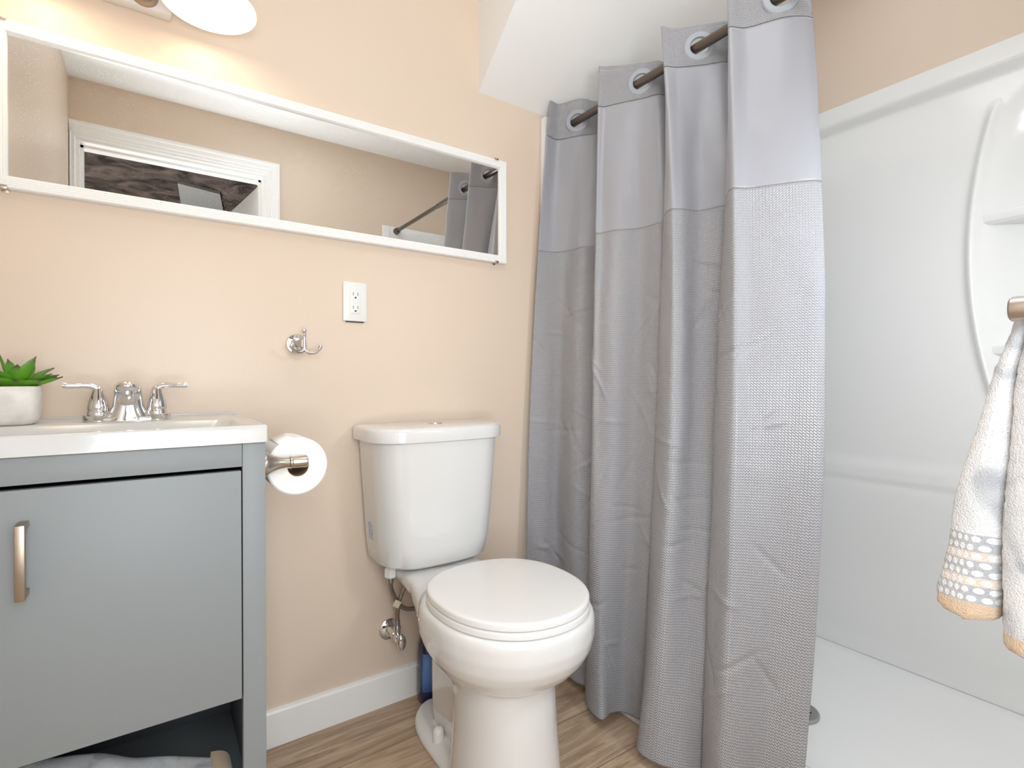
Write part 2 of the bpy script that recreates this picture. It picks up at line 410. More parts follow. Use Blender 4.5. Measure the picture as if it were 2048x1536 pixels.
for (a0, a1, c0, c1) in ((-.60, -.40, .25, .95), (-.30, -.10, .25, .95), (-.60, -.40, 1.1, 1.8), (-.30, -.10, 1.1, 1.8)):
    box(b, a0, a1, -.038, .003, c0, c1, .006)
xform(b, Matrix.Translation((OX1 - .004, DY - .128, 0)) @ Matrix.Rotation(R(83), 4, 'Z'))
d1 = struct('door_1', b, M['trim'], 'white panel door open into the hall', 'door')
b = nb(); lathe(b, [(.026, 0), (.026, .006), (.01, .010), (.01, .035), (.022, .045), (.026, .058), (.018, .068), (.0, .07)], n=24, cap1=False)
xform(b, Matrix.Translation((OX1 - .004, DY - .128, 0)) @ Matrix.Rotation(R(83), 4, 'Z') @ Matrix.Translation((-.63, 0, .95)) @ Matrix.Rotation(R(-90), 4, 'X'))
obj('door_knob', b, M['nickel'], d1)
# hall beyond the doorway
struct('floor_hall', box(nb(), -1.4, 1.9, -4.2, -1.70, -.05, 0), M['wood'], 'hall floor beyond the doorway', 'floor')
struct('ceiling_hall', box(nb(), -1.4, 1.9, -4.2, DY - .12, 2.36, 2.42), M['sheet'], 'dark unfinished hall ceiling seen in the mirror', 'ceiling')
b = nb(); box(b, -1.4, 1.9, -4.3, -4.2, 0, 2.4); box(b, -1.5, -1.4, -4.3, DY - .12, 0, 2.4); box(b, 1.9, 2.0, -4.3, DY - .12, 0, 2.4)
struct('wall_hall', b, M['hall_wall'], 'dim hall walls beyond the doorway', 'wall')
b = nb(); loft(b, [[Vector((x, y, z)) for x, y in ((.152, -2.97), (.423, -3.05), (.505, -3.60), (.205, -3.65))] for z in (2.335, 2.357)])
tag(obj('duct_board', b, M['duct']), 'grey board fixed under the dark hall ceiling, seen in the mirror', 'board')

# ------------------------------------------------------------------ shower: surround and base
PX = 1.885            # face of the long panel flange
TOP = 1.852
sh = thing('shower_surround', 'glossy white acrylic shower surround with moulded shelves', 'shower surround', (1.5, -.75, .05))
def ridge_y(z):       # bow shaped ridge beside the shelf column
    return -.972 - .34 * ((z - 1.30) ** 2) * (1 if z > 1.3 else .95)
def panel_x(y, z):
    e = min(z - .055, TOP - z)
    x = PX + .022 * sstep(.055, .080, TOP - z) + .0
    if z < 1.0: x = min(x, PX + .022 - .0)
    # ledge
    x -= .007 * (sstep(.605, .632, z) - sstep(.650, .700, z))
    x -= .006 * (1 - sstep(.58, .64, z))
    # bottom flare towards the pan
    x -= .016 * (1 - sstep(.055, .14, z)) ** 2
    if z > .70 and z < 1.74:
        d = ridge_y(z) - y          # positive inside the shelf column
        if y < -1.30: d = min(d, (y + 1.43))
        fade = sstep(.70, .80, z) * (1 - sstep(1.66, 1.71, z)); fade2 = sstep(.70, .80, z) * (1 - sstep(1.45, 1.74, z))
        x -= .014 * math.exp(-(d / .013) ** 2) * fade
        if d > 0: x += .075 * sstep(.0, .11, d) * fade2
    # rounded corners at the two end panels
    for c in (-.022, DY + .022):
        q = abs(y - c)
        if q < .05: x -= .05 - math.sqrt(max(0, .05 ** 2 - (.05 - q) ** 2))
    return x
ny, nz = 440, 260
b = nb(); g = []
for j in range(nz + 1):
    z = .056 + (TOP - .056) * j / nz
    g.append([b.verts.new((panel_x(DY + .022 + (-.022 - DY - .022) * i / ny, z), DY + .022 + (-.022 - DY - .022) * i / ny, z)) for i in range(ny + 1)])
for j in range(nz):
    for i in range(ny): b.faces.new((g[j][i], g[j][i + 1], g[j + 1][i + 1], g[j + 1][i]))
# flange returns to the wall at the top
tv = [b.verts.new((XW + .002, v.co.y, TOP)) for v in g[nz]]
for i in range(ny): b.faces.new((g[nz][i], g[nz][i + 1], tv[i + 1], tv[i]))
obj('long_panel', b, M['acrylic'], sh, ang=60)
for nm, ya, yb in (('end_panel', -.0005, -.022), ('end_panel', DY + .0005, DY + .022)):
    b = nb(); lo, hi = min(ya, yb), max(ya, yb)
    box(b, 1.118, PX + .005, lo, hi, .056, TOP, .004)
    inner = yb + (-.006 if yb > -.5 else .006)
    # raised moulding around the end panel
    y0, y1 = min(yb, inner), max(yb, inner)
    box(b, 1.118, 1.165, y0, y1, .056, TOP, .003); box(b, 1.165, PX, y0, y1, 1.775, TOP, .003)
    obj(nm, b, M['acrylic'], sh)
for zt in (1.402, 1.035):
    b = nb(); ym = -1.20; ro = []
    yl = ridge_y(zt) - .022; yr = -1.40
    outl = [(PX + .105, yl)] + [(PX + .026 - .018 * math.sin(math.pi * k / 16), yl + (yr - yl) * k / 16) for k in range(17)] + [(PX + .105, yr)]
    loft(b, [[Vector((x + dx, y, z)) for x, y in outl] for z, dx in ((zt - .03, .012), (zt - .022, .002), (zt - .006, 0), (zt, .003))])
    obj('shelf', b, M['acrylic'], sh)
# base
sb = thing('shower_pan', 'white acrylic shower pan with low threshold and round drain', 'shower pan', (1.48, -.77, 0))
b = nb()
X0, X1, Y0, Y1 = 1.088, PX + .012, DY + .002, -.002
def rect(x0, x1, y0, y1, z, r, n=8):
    out = []
    for cx, cy, a in ((x1 - r, y1 - r, 0), (x0 + r, y1 - r, 90), (x0 + r, y0 + r, 180), (x1 - r, y0 + r, 270)):
        for k in range(n + 1):
            t = R(a + 90 * k / n); out.append(Vector((cx + r * math.cos(t), cy + r * math.sin(t), z)))
    return out
rings = [rect(X0 - .002, X1, Y0, Y1, 0, .004), rect(X0, X1, Y0, Y1, .085, .006), rect(X0 + .008, X1, Y0, Y1, .097, .008), rect(X0 + .02, X1 - .002, Y0 + .002, Y1 - .002, .100, .01),
         rect(X0 + .075, X1 - .004, Y0 + .004, Y1 - .004, .100, .01), rect(X0 + .09, X1 - .006, Y0 + .006, Y1 - .006, .094, .015)]
rings2 = [rect(X0 + .105, X1 - .034, Y0 + .03, Y1 - .03, .062, .05), rect(X0 + .125, X1 - .06, Y0 + .06, Y1 - .06, .054, .06), rect(X0 + .20, X1 - .20, Y0 + .2, Y1 - .2, .050, .08), rect(1.46, 1.50, -.788, -.748, .044, .02)]
# the rim on the wall sides sits below the surround, only the threshold stands up
for r in rings[2:]:
    for p in r:
        if p.x > X0 + .11: p.z = min(p.z, .0535)
for p in rings[1]:
    if p.x > X0 + .11: p.z = .050
loft(b, rings + rings2)
obj('pan_shell', b, M['acrylic'], sb, ang=50)
b = nb(); box(b, PX - .0050, PX + .004, DY + .03, -.03, .0528, .0556); obj('seam_gap_shade', b, M['dark'], sb, False)  # dark strip stands in for the shaded gap between panel and pan
b = nb(); lathe(b, [(.055, 0), (.055, .003), (.050, .005), (.046, .0035), (0.0005, .0035)], (1.425, -.735, .0485), n=40)
dr = obj('drain', b, M['steel'], sb)
b = nb()
for rr, k in ((.016, 6), (.032, 12)):
    for i in range(k):
        t = 2 * math.pi * i / k; lathe(b, [(.0035, 0), (.0035, .0012)], (1.425 + rr * math.cos(t), -.735 + rr * math.sin(t), .0518), n=10)
obj('drain_holes', b, M['dark'], dr)

# ------------------------------------------------------------------ curtain rod and curtain
RX, RZ = 1.20, 1.826
rd = thing('curtain_rod', 'dark metal tension rod carrying the grey curtain', 'curtain rod', (RX, -.75, RZ))
b = nb(); lathe(b, [(.0125, 0), (.0125, .95)], (RX, -.03, RZ), (0, -1, 0), n=24); obj('outer_tube', b, M['rod'], rd)
b = nb(); lathe(b, [(.0105, .93), (.0105, -DY - .03 - .03)], (RX, -.03, RZ), (0, -1, 0), n=24); obj('inner_tube', b, M['rod'], rd)
for y, s in ((-.028, -1), (DY + .028, 1)):
    b = nb(); lathe(b, [(.019, 0), (.019, .012), (.016, .03), (.0135, .034)], (RX, y, RZ), (0, s, 0), n=24); obj('end_cap', b, M['rod'], rd)

def ypx(px, x):       # wall distance of a fold at depth x from the doorway sight line
    return -1.45 + x / ((px - 306) / (2538 - px) * 1.452)
LV = (1.83, .80, .03)
def key(pxs, xs): return [(x, ypx(p, x)) for p, x in zip(pxs, xs)]
XLf = (1.13, 1.06, 1.0); XRf = (1.262, 1.15, 1.075)
K = []
def add(pxs, xs): K.append(key(pxs, xs))
def mid(px_t, x_t, px_m, x_m, px_b, x_b): add((px_t, px_m, px_b), (x_t, x_m, x_b))
mid(1098, 1.115, 1060, 1.045, 1053, 1.0)      # L1, edge of the curtain
mid(1118, 1.165, 1090, 1.085, 1085, 1.02)
mid(1155, 1.20, 1119, 1.125, 1118, 1.06)       # first eyelet on the side facing the room
mid(1185, 1.235, 1150, 1.115, 1150, 1.05)
mid(1210, 1.262, 1194, 1.15, 1196, 1.075)      # R1
K.append([(1.20, -.225), (1.105, -.285), (1.04, -.325)])
mid(1197, 1.13, 1186, 1.06, 1178, .998)        # L2
mid(1212, 1.145, 1200, 1.062, 1204, .992)
mid(1240, 1.168, 1228, 1.076, 1222, 1.03)
mid(1282, 1.20, 1272, 1.124, 1245, 1.06)
mid(1315, 1.226, 1312, 1.120, 1270, 1.072)
mid(1338, 1.262, 1346, 1.15, 1292, 1.078)      # R2
K.append([(1.20, -.492), (1.105, -.525), (1.04, -.54)])
mid(1325, 1.13, 1334, 1.06, 1276, .985)        # L3
mid(1352, 1.16, 1356, 1.068, 1310, .985)
mid(1398, 1.20, 1388, 1.118, 1360, 1.012)
mid(1438, 1.235, 1435, 1.135, 1400, 1.045)
mid(1468, 1.262, 1474, 1.15, 1425, 1.078)      # R3
K.append([(1.20, -.686), (1.105, -.70), (1.04, -.715)])
mid(1455, 1.13, 1462, 1.06, 1432, 1.0)         # L4
mid(1490, 1.165, 1500, 1.085, 1470, 1.01)
mid(1560, 1.20, 1570, 1.125, 1520, 1.045)
mid(1600, 1.235, 1630, 1.15, 1575, 1.065)
mid(1620, 1.26, 1650, 1.165, 1604, 1.083)      # end edge
def lag(z, v):
    z0, z1, z2 = LV
    return v[0] * (z - z1) * (z - z2) / ((z0 - z1) * (z0 - z2)) + v[1] * (z - z0) * (z - z2) / ((z1 - z0) * (z1 - z2)) + v[2] * (z - z0) * (z - z1) / ((z2 - z0) * (z2 - z1))
SEG = 14
def plan(z):
    pts = [Vector((lag(z, [p[0] for p in k]), lag(z, [p[1] for p in k]), 0)) for k in K]
    return catmull(pts, SEG)
GI = [2, 5, 9, 12, 15, 18, 21]   # key indices that carry an eyelet
Z_TOP, Z_S1, Z_S2 = 1.893, 1.774, 1.380
base = plan(1.0); arc = [0]
for a, c in zip(base, base[1:]): arc.append(arc[-1] + (c - a).length)
scale_u = 1.75 / arc[-1]
ncol = len(base)
creases = [(random.uniform(0, 1.7), random.uniform(.15, 1.25), random.uniform(-1, 1), random.uniform(.05, .14), random.choice((-1, 1))) for _ in range(72)]
def row(z):
    P = plan(z); out = []
    for i, p in enumerate(P):
        t = (P[min(i + 1, ncol - 1)] - P[max(i - 1, 0)]).normalized(); nrm = Vector((t.y, -t.x, 0))
        u = arc[i] * scale_u
        d = .004 * noise.noise(Vector((u * 6, z * 2.2, 3))) + .0022 * noise.noise(Vector((u * 17, z * 9, 8)))
        for cu, cz, an, L, sg in creases:
            du, dz = u - cu, z - cz
            if abs(du) > L or abs(dz) > L: continue
            a = du * math.cos(an) + dz * math.sin(an); c2 = -du * math.sin(an) + dz * math.cos(an)
            d += sg * .0040 * max(0, 1 - abs(c2) / .009) * max(0, 1 - (a / L) ** 2)
        if z > 1.70: d *= max(0, 1 - (z - 1.70) / .05) if z < 1.75 else 0
        zz = z + (.010 * noise.noise(Vector((u * 3, 0, 5))) + (.006 * math.sin(u * 15)) if z > 1.88 else 0)
        out.append((p + nrm * d + Vector((0, 0, zz)), u))
    return out
sc = thing('shower_curtain', 'grey waffle weave shower curtain with satin band and eyelets, hanging to the floor', 'shower curtain', (1.1, -.45, .02))
centres = []
for gi in GI:
    P = plan(RZ); i = gi * SEG
    t = (P[i + 1] - P[i - 1]).normalized(); centres.append((Vector((RX, P[i].y, RZ)), Vector((t.y, -t.x, 0)), P[i]))
def strip(name, zs, m, holes=False, inset=0):
    me = bpy.data.meshes.new(name); rows = [row(z) for z in zs]; vs = []; fs = []; uv = []
    for r, z in zip(rows, zs):
        for p, u in r: vs.append(p); uv.append((u, z))
    for j in range(len(rows) - 1):
        for i in range(ncol - 1):
            q = (j * ncol + i, j * ncol + i + 1, (j + 1) * ncol + i + 1, (j + 1) * ncol + i)
            if holes:
                c = (vs[q[0]] + vs[q[2]]) / 2
                if any((c - cc[2] - Vector((0, 0, RZ))).length < .0285 for cc in centres): continue
            fs.append(q)
    me.from_pydata(vs, [], fs); ul = me.uv_layers.new(name='UVMap')
    for l in me.loops: ul.data[l.index].uv = uv[l.vertex_index]
    o = link(name, me, m, sc, True, 80)
    so = o.modifiers.new('thick', 'SOLIDIFY'); so.thickness = .0012; so.offset = 0
    return o
def lin(a, b, n): return [a + (b - a) * k / n for k in range(n + 1)]
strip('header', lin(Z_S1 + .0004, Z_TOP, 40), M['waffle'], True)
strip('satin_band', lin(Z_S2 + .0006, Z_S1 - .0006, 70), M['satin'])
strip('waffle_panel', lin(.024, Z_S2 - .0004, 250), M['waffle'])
for c, nrm, p in centres:
    b = nb()
    lathe(b, [(.0235, -.003), (.0245, -.0045), (.0365, -.0045), (.0395, -.002), (.0395, .002), (.0365, .0045), (.0245, .0045), (.0235, .003), (.0235, -.003)], (p.x, p.y, RZ), nrm, n=40, cap0=False, cap1=False)
    obj('eyelet', b, M['grommet'], sc)

# ------------------------------------------------------------------ wall mirror
mx0, mx1, mz0, mz1, fw = -.2625, .966, 1.3235, 1.6600, .0255
mi = thing('wall_mirror', 'long narrow mirror in a ridged white frame clipped above the sink', 'mirror', (.352, 0, mz0))
b = nb()
prof = [(0, 0), (0, .016), (.002, .019)]
for k in range(5):
    q = .003 + k * .0042; prof += [(q, .0195), (q + .0032, .0195), (q + .0036, .0185)]
prof += [(.0238, .019), (fw, .015), (fw, .006), (fw, 0)]
rings = []
for sx, sz in ((0, 0), (1, 0), (1, 1), (0, 1)):
    r = []
    for d, h in prof:
        r.append(Vector((mx1 - d if sx else mx0 + d, -h - .001, mz1 - d if sz else mz0 + d)))
    rings.append(r)
vs = [[b.verts.new(p) for p in r] for r in rings]
for k in range(4):
    a, c = vs[k], vs[(k + 1) % 4]
    for i in range(len(prof) - 1): b.faces.new((a[i], a[i + 1], c[i + 1], c[i]))
obj('frame', b, M['trim'], mi, ang=20)
b = nb(); box(b, mx0 + fw - .004, mx1 - fw + .004, -.011, -.006, mz0 + fw - .004, mz1 - fw + .004)
obj('mirror_glass', b, M['mirror'], mi, smooth=False)
for x, z, s in ((.925, mz1, 1), (.925, mz0, -1), (-.243, mz0, -1), (-.243, mz1, 1)):
    b = nb(); box(b, x - .006, x + .006, -.023, -.001, *sorted((z + s * .0005, z + s * .0025)), .0006); box(b, x - .006, x + .006, -.0235, -.0205, *sorted((z + s * .002, z - s * .005)), .0006)
    box(b, x - .006, x + .006, -.003, -.0005, *sorted((z + s * .001, z + s * .005)), .0006)
    obj('clip', b, M['nickel'], mi)

# ------------------------------------------------------------------ vanity light
vl = thing('vanity_light', 'two-shade vanity light with glowing white glass shades above the mirror', 'wall lamp', (-.045, 0, 1.82))
b = nb(); box(b, -.128, .040, -.03, -.0005, 1.768, 1.885, .004); obj('back_plate', b, M['plate'], vl)
for sx in (.105, -.195):
    s = 1 if sx > 0 else -1
    xb = -.012 if s > 0 else -.078
    b = nb(); lathe(b, [(.027, 0), (.027, .008), (.022, .02), (.012, .026), (.0, .028)], (xb, -.03, 1.795), (0, -1, 0), n=28, cap1=False)
    tube(b, [(xb, -.05, 1.795), (xb + s * .02, -.085, 1.85), (xb + s * .06, -.12, 1.905), (sx, -.135, 1.912), (sx, -.135, 1.88)], .007)
    lathe(b, [(.016, .03), (.024, .02), (.026, 0), (.024, -.012)], (sx, -.135, 1.862), n=24)
    obj('arm', b, M['bronze'], vl)
    zb = 1.752
    out = [(.024, .112), (.036, .108), (.052, .094), (.066, .07), (.075, .04), (.081, .018), (.088, .010), (.093, .006), (.0935, .002), (.091, 0), (.084, .001), (.079, .006), (.0775, .012), (.072, .04), (.063, .068), (.050, .090), (.034, .104), (.022, .108)]
    b = nb(); lathe(b, out, (sx, -.135, zb), n=56, cap0=False, cap1=False)
    obj('lamp_shade', b, M['glass_shade'], vl)
    b = nb(); sphere(b, (sx, -.135, 1.812), .024); lathe(b, [(.013, 0), (.013, .03)], (sx, -.135, 1.83), n=16)
    obj('bulb', b, M['bulb'], vl)
    point('vanity_bulb_light', (sx, -.135, 1.775), .30, (1, .84, .58), .02)

# ------------------------------------------------------------------ outlet and robe hook
ol = thing('electrical_outlet', 'white two-socket outlet on the beige wall under the mirror', 'outlet', (.466, 0, 1.158))
b = nb(); box(b, .4325, .4985, -.0065, -.0015, 1.1035, 1.2125, .0025); obj('cover_plate', b, M['plastic'], ol)
b = nb(); box(b, .4495, .4825, -.0045, -.006, 1.124, 1.192); obj('socket_gap', b, M['dark'], ol, False)
b = nb(); box(b, .4505, .4815, -.0085, -.005, 1.125, 1.191, .0008); face = obj('socket_face', b, M['plastic'], ol)
for zc in (1.178, 1.141):
    b = nb()
    for dx in (-.0063, .0063): box(b, .466 + dx - .0007, .466 + dx + .0007, -.0088, -.0080, zc - .0035, zc + .0055)
    lathe(b, [(.0026, 0), (.0026, .0008)], (.466, -.0080, zc - .0090), (0, -1, 0), n=16)
    obj('slots', b, M['dark'], face, False)
b = nb(); box(b, .459, .473, -.0095, -.008, 1.1535, 1.1575, .0004); box(b, .459, .473, -.0095, -.008, 1.1590, 1.1630, .0004); obj('reset_button', b, M['liner'], face)
b = nb(); box(b, .440, .490, -.004, -.0005, 1.1005, 1.1045); obj('plate_gap_shade', b, M['dark'], ol, False)  # dark strip in place of the shaded gap below the cover plate
for zc in (1.204, 1.112):
    b = nb(); lathe(b, [(.0028, 0), (.0028, .0008), (.001, .0012)], (.4655, -.0064, zc), (0, -1, 0), n=14); obj('screw', b, M['liner'], ol)

hk = thing('robe_hook', 'chrome double robe hook on the wall above the paper roll', 'robe hook', (.308, 0, 1.034))
b = nb(); lathe(b, [(.0265, 0), (.0265, .004), (.024, .008), (.0215, .0085), (.020, .012), (.017, .0125), (.015, .016), (.010, .018), (.0085, .04), (.010, .044)], (.311, -.0005, 1.034), (0, -1, 0), n=40)
obj('rosette', b, M['chrome'], hk)
b = nb(); cx = .3265 - .006
tube(b, [(cx, -.047, 1.060), (cx, -.048, 1.045), (cx, -.048, 1.028), (cx + .002, -.049, 1.016), (cx + .012, -.053, 1.0095), (cx + .024, -.058, 1.0105), (cx + .032, -.062, 1.017), (cx + .036, -.064, 1.025)], .0042, rs=[.0035, .0042, .0046, .0042, .0042, .0042, .0044, .0048])
tube(b, [(cx, -.048, 1.028), (cx - .002, -.049, 1.016), (cx - .011, -.053, 1.0095), (cx - .022, -.058, 1.0105), (cx - .030, -.062, 1.017), (cx - .034, -.064, 1.025)], .0042, rs=[.004, .0042, .0042, .0042, .0044, .0048])
sphere(b, (cx, -.047, 1.066), .006); lathe(b, [(.0045, 0), (.0052, .002), (.0045, .004)], (cx, -.047, 1.056), n=16)
sphere(b, (cx + .036, -.064, 1.026), .0052); sphere(b, (cx - .034, -.064, 1.026), .0052)
obj('hook', b, M['chrome'], hk)

# ------------------------------------------------------------------ vanity cabinet, sink top, faucet
FY = -.400            # cabinet front
va = thing('vanity_cabinet', 'grey single-door bathroom vanity cabinet with open lower shelf', 'cabinet', (-.06, -.2, 0))
cx0, cx1 = -.292, .1710
b = nb()
box(b, cx1 - .018, cx1, FY + .018, -.004, 0, .8245, .001); obj('side_panel', b, M['grey'], va)
b = nb(); box(b, cx0, cx0 + .018, FY + .018, -.004, 0, .8245, .001); obj('side_panel', b, M['grey'], va)
b = nb(); box(b, cx1 - .038, cx1, FY, FY + .018, 0, .8245, .0012); obj('stile', b, M['grey'], va)
b = nb(); box(b, cx0, cx0 + .012, FY, FY + .018, 0, .8245, .0012); obj('stile', b, M['grey'], va)
b = nb(); box(b, cx0 + .0125, cx1 - .0385, FY, FY + .018, .7835, .8245, .001); obj('top_rail', b, M['grey'], va)
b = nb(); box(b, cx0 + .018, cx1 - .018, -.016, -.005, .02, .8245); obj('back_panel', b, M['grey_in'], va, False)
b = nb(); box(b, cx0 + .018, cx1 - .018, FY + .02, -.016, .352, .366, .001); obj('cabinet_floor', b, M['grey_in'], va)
b = nb(); box(b, cx0 + .018, cx1 - .018, FY + .004, -.016, .115, .135, .001); obj('shelf', b, M['grey'], va)
b = nb(); box(b, cx0 + .0125, cx1 - .0385, FY + .002, FY + .02, .06, .1145, .001); obj('toe_rail', b, M['grey'], va)
b = nb(); box(b, cx0 + .0145, cx1 - .0400, FY - .001, FY + .017, .364, .7765, .0015); door = obj('door', b, M['grey'], va)
b = nb()
box(b, -.1645, -.1525, FY - .036, FY - .026, .621, .7305, .0015)
box(b, -.1645, -.1525, FY - .028, FY - .001, .7215, .7305, .0012); box(b, -.1645, -.1525, FY - .028, FY - .001, .621, .630, .0012)
obj('handle', b, M['bronze'], door)
# moulded sink top
st = thing('sink_top', 'white moulded sink top with shallow rectangular basin on the grey vanity', 'sink top', (-.06, -.2, .825))
DECK = .8555
b = nb(); sx0, sx1, sy0, sy1, tz = -.2955, .1742, -.4075, -.001, .8580
R0 = [rect(sx0 + .004, sx1 - .004, sy0 + .004, sy1, .8250, .003), rect(sx0, sx1, sy0, sy1, .8265, .004), rect(sx0, sx1, sy0, sy1, tz - .003, .004), rect(sx0 + .001, sx1 - .001, sy0 + .001, sy1, tz - .001, .004), rect(sx0 + .003, sx1 - .003, sy0 + .003, sy1, tz, .004),
      rect(sx0 + .010, sx1 - .010, sy0 + .012, -.010, tz, .006), rect(sx0 + .013, sx1 - .013, sy0 + .015, -.013, DECK, .006),
      rect(sx0 + .030, sx1 - .030, sy0 + .028, -.165, DECK, .03), rect(sx0 + .034, sx1 - .034, sy0 + .032, -.169, DECK - .002, .03), rect(sx0 + .042, sx1 - .042, sy0 + .040, -.177, DECK - .018, .035), rect(sx0 + .065, sx1 - .065, sy0 + .065, -.195, DECK - .0300, .04), rect(sx0 + .13, sx1 - .13, sy0 + .12, -.215, DECK - .0303, .02)]
loft(b, R0); obj('basin', b, M['top'], st, ang=45)
b = nb(); box(b, sx0 + .002, sx1 - .004, -.010, -.001, tz - .002, tz + .0035, .0015); obj('back_lip', b, M['top'], st)
# faucet
fc = thing('faucet', 'chrome two-handle faucet at the back of the white sink top', 'faucet', (-.042, -.10, DECK))
FX, FYY, fz = -.0418, -.100, DECK
b = nb()
loft(b, [sup(FX, FYY, fz + z, a, f, f, 56, 3.2) for z, a, f in ((.0, .066, .0245), (.002, .067, .0255), (.006, .067, .0255), (.008, .0655, .024))])
for s_ in (-1, 1): lathe(b, [(.0250, 0), (.0258, .001), (.0258, .0125), (.0245, .0140), (.019, .0142)], (FX + s_ * .0492, FYY, fz + .0002), n=40)
obj('base_plate', b, M['chrome'], fc)
b = nb()
loft(b, [sup(FX, FYY + dy, fz + z, a, f, bk, 56, 2.4) for z, a, f, bk, dy in ((.002, .0425, .0275, .022, 0), (.006, .0400, .0270, .022, 0), (.016, .0335, .025, .021, 0), (.030, .0275, .0235, .020, -.001), (.045, .0252, .0225, .0195, -.003), (.055, .0243, .0225, .019, -.006), (.0585, .0240, .036, .0185, -.010), (.065, .0240, .043, .018, -.013), (.072, .0230, .046, .017, -.015), (.079, .0195, .043, .014, -.015), (.084, .0130, .030, .010, -.014), (.0862, .004, .011, .004, -.013))])
obj('spout', b, M['chrome'], fc, ang=60)
b = nb(); lathe(b, [(.0105, 0), (.0110, .002), (.0110, .010)], (FX, FYY - .042, fz + .0525), n=24); obj('aerator', b, M['chrome'], fc)
b = nb(); lathe(b, [(.008, 0), (.008, .001)], (FX, FYY - .042, fz + .0519), n=20); obj('aerator_opening', b, M['dark'], fc)
for s_ in (-1, 1):
    hx = FX + s_ * .0492
    b = nb(); lathe(b, [(.0190, .013), (.0190, .0195), (.0180, .0215), (.0175, .0225), (.0183, .024), (.0180, .031), (.0160, .042), (.0128, .053), (.0102, .061), (.0090, .067), (.007, .0715), (.0, .073)], (hx, FYY, fz), n=36, cap1=False)
    pts = [(hx, FYY, fz + .060), (hx + s_ * .002, FYY - .001, fz + .067), (hx + s_ * .010, FYY - .003, fz + .0722), (hx + s_ * .022, FYY - .005, fz + .0735), (hx + s_ * .036, FYY - .007, fz + .0730), (hx + s_ * .048, FYY - .008, fz + .0735), (hx + s_ * .0545, FYY - .008, fz + .0740)]
    tube(b, pts, .005, rs=[.0088, .0080, .0064, .0054, .0052, .0064, .0062], n=18)
    obj('handle', b, M['chrome'], fc, ang=60)

# ------------------------------------------------------------------ succulent
PXc, PYc = -.2205, -.110
tz = DECK
pl = thing('potted_succulent', 'green succulent in a pale concrete pot beside the faucet', 'potted plant', (PXc, PYc, tz))
b = nb()
loft(b, [sup(PXc, PYc, tz + .0008 + z, a, a, a, 56, 2.7) for z, a in ((0, .032), (.003, .037), (.010, .0415), (.022, .0440), (.045, .0450), (.068, .0450), (.0715, .0440), (.072, .0425), (.0715, .041), (.060, .0405), (.059, .0005))])
obj('pot', b, M['concrete'], pl, ang=50)
def leaf(az, el, L, W, curl, z0=.066, r0=.006, thick=.0035):
    n, mm = 14, 9; me = bpy.data.meshes.new('leaf'); vs, fs, uv = [], [], []
    d = Vector((math.cos(az), math.sin(az), 0)); sd = Vector((-d.y, d.x, 0))
    for side in (1, -1):
        for i in range(n + 1):
            t = i / n; e = el - curl * t
            # integrate the curve
            x = z = 0
            for q in range(int(t * 20)):
                ee = el - curl * (q / 20); x += math.cos(ee) / 20; z += math.sin(ee) / 20
            wd = W * (min(1, (t / .55)) ** .6 if t < .55 else max(0, (1 - ((t - .55) / .45) ** 1.7)))
            wd = max(wd, W * .35 * (1 - t) if t < .3 else 0)
            nm = (-d * math.sin(e) + Vector((0, 0, math.cos(e))))
            for j in range(mm + 1):
                s = -1 + 2 * j / mm
                cup = .45 * wd * s * s * .6
                off = side * thick * (1 - s * s) * math.sin(math.pi * min(1, .15 + .85 * (1 - t))) * (1 if side < 0 else .3)
                p = Vector((PXc + .010, PYc, tz + z0)) + d * (r0 + L * x) + Vector((0, 0, L * z)) + sd * (wd * s) + nm * (cup + off)
                vs.append(p); uv.append((j / mm, t))
    N1 = (n + 1) * (mm + 1)
    for k in (0, 1):
        for i in range(n):
            for j in range(mm):
                a = k * N1 + i * (mm + 1) + j; f = (a, a + 1, a + mm + 2, a + mm + 1)
                fs.append(f if k == 0 else f[::-1])
    me.from_pydata(vs, [], fs); ul = me.uv_layers.new(name='UVMap')
    for l in me.loops: ul.data[l.index].uv = uv[l.vertex_index]
    return link('leaf', me, M['leaf'], pl, True, 80)
for az, el, L, W, cu in ((-38, 28, .046, .0205, .15), (-128, 32, .058, .0215, .3), (-140, 58, .054, .0175, .35), (-35, 70, .070, .0155, .2), (60, 62, .060, .014, .3), (-12, 46, .056, .0115, .45), (4, 42, .062, .0115, .5), (16, 36, .058, .010, .35), (-6, 24, .066, .0105, .05), (168, 74, .074, .0045, .0), (178, 40, .075, .0135, .4), (150, 50, .068, .013, .4), (-165, 34, .066, .015, .3), (110, 55, .066, .014, .4), (85, 40, .070, .013, .4), (40, 48, .072, .012, .4), (-85, 40, .036, .015, .2), (-172, 16, .058, .014, .0), (-80, 74, .052, .015, .25), (130, 75, .062, .012, .1)):
    leaf(R(az), R(el), L, W, cu)

# ------------------------------------------------------------------ toilet paper holder and roll (on the vanity side)
hx0 = cx1 + .0005; hz = .780; HP = -.0035
ho = thing('toilet_paper_holder', 'brushed nickel paper holder screwed to the grey vanity side', 'paper holder', (hx0, -.30, hz))
for yy in (-.372, -.215):
    b = nb(); lathe(b, [(.025, 0), (.025, .003), (.0225, .007), (.017, .016), (.0125, .027), (.0105, .038), (.0100, .046), (.0120, .0475), (.0120, .0505), (.0108, .052), (.0108, .054), (.0115, .056), (.0118, .078), (.0105, .0795), (.0, .080)], (hx0, yy, hz), (1, 0, 0), n=36, cap1=False)
    obj('post', b, M['nickel'], ho)
b = nb(); lathe(b, [(.0065, 0), (.0065, .157)], (hx0 + .066, -.372, hz), (0, 1, 0), n=20); obj('roller', b, M['nickel'], ho)
ro = thing('toilet_paper_roll', 'white toilet paper roll hanging on the nickel holder', 'toilet paper', (hx0 + .066, -.30, hz - .01))
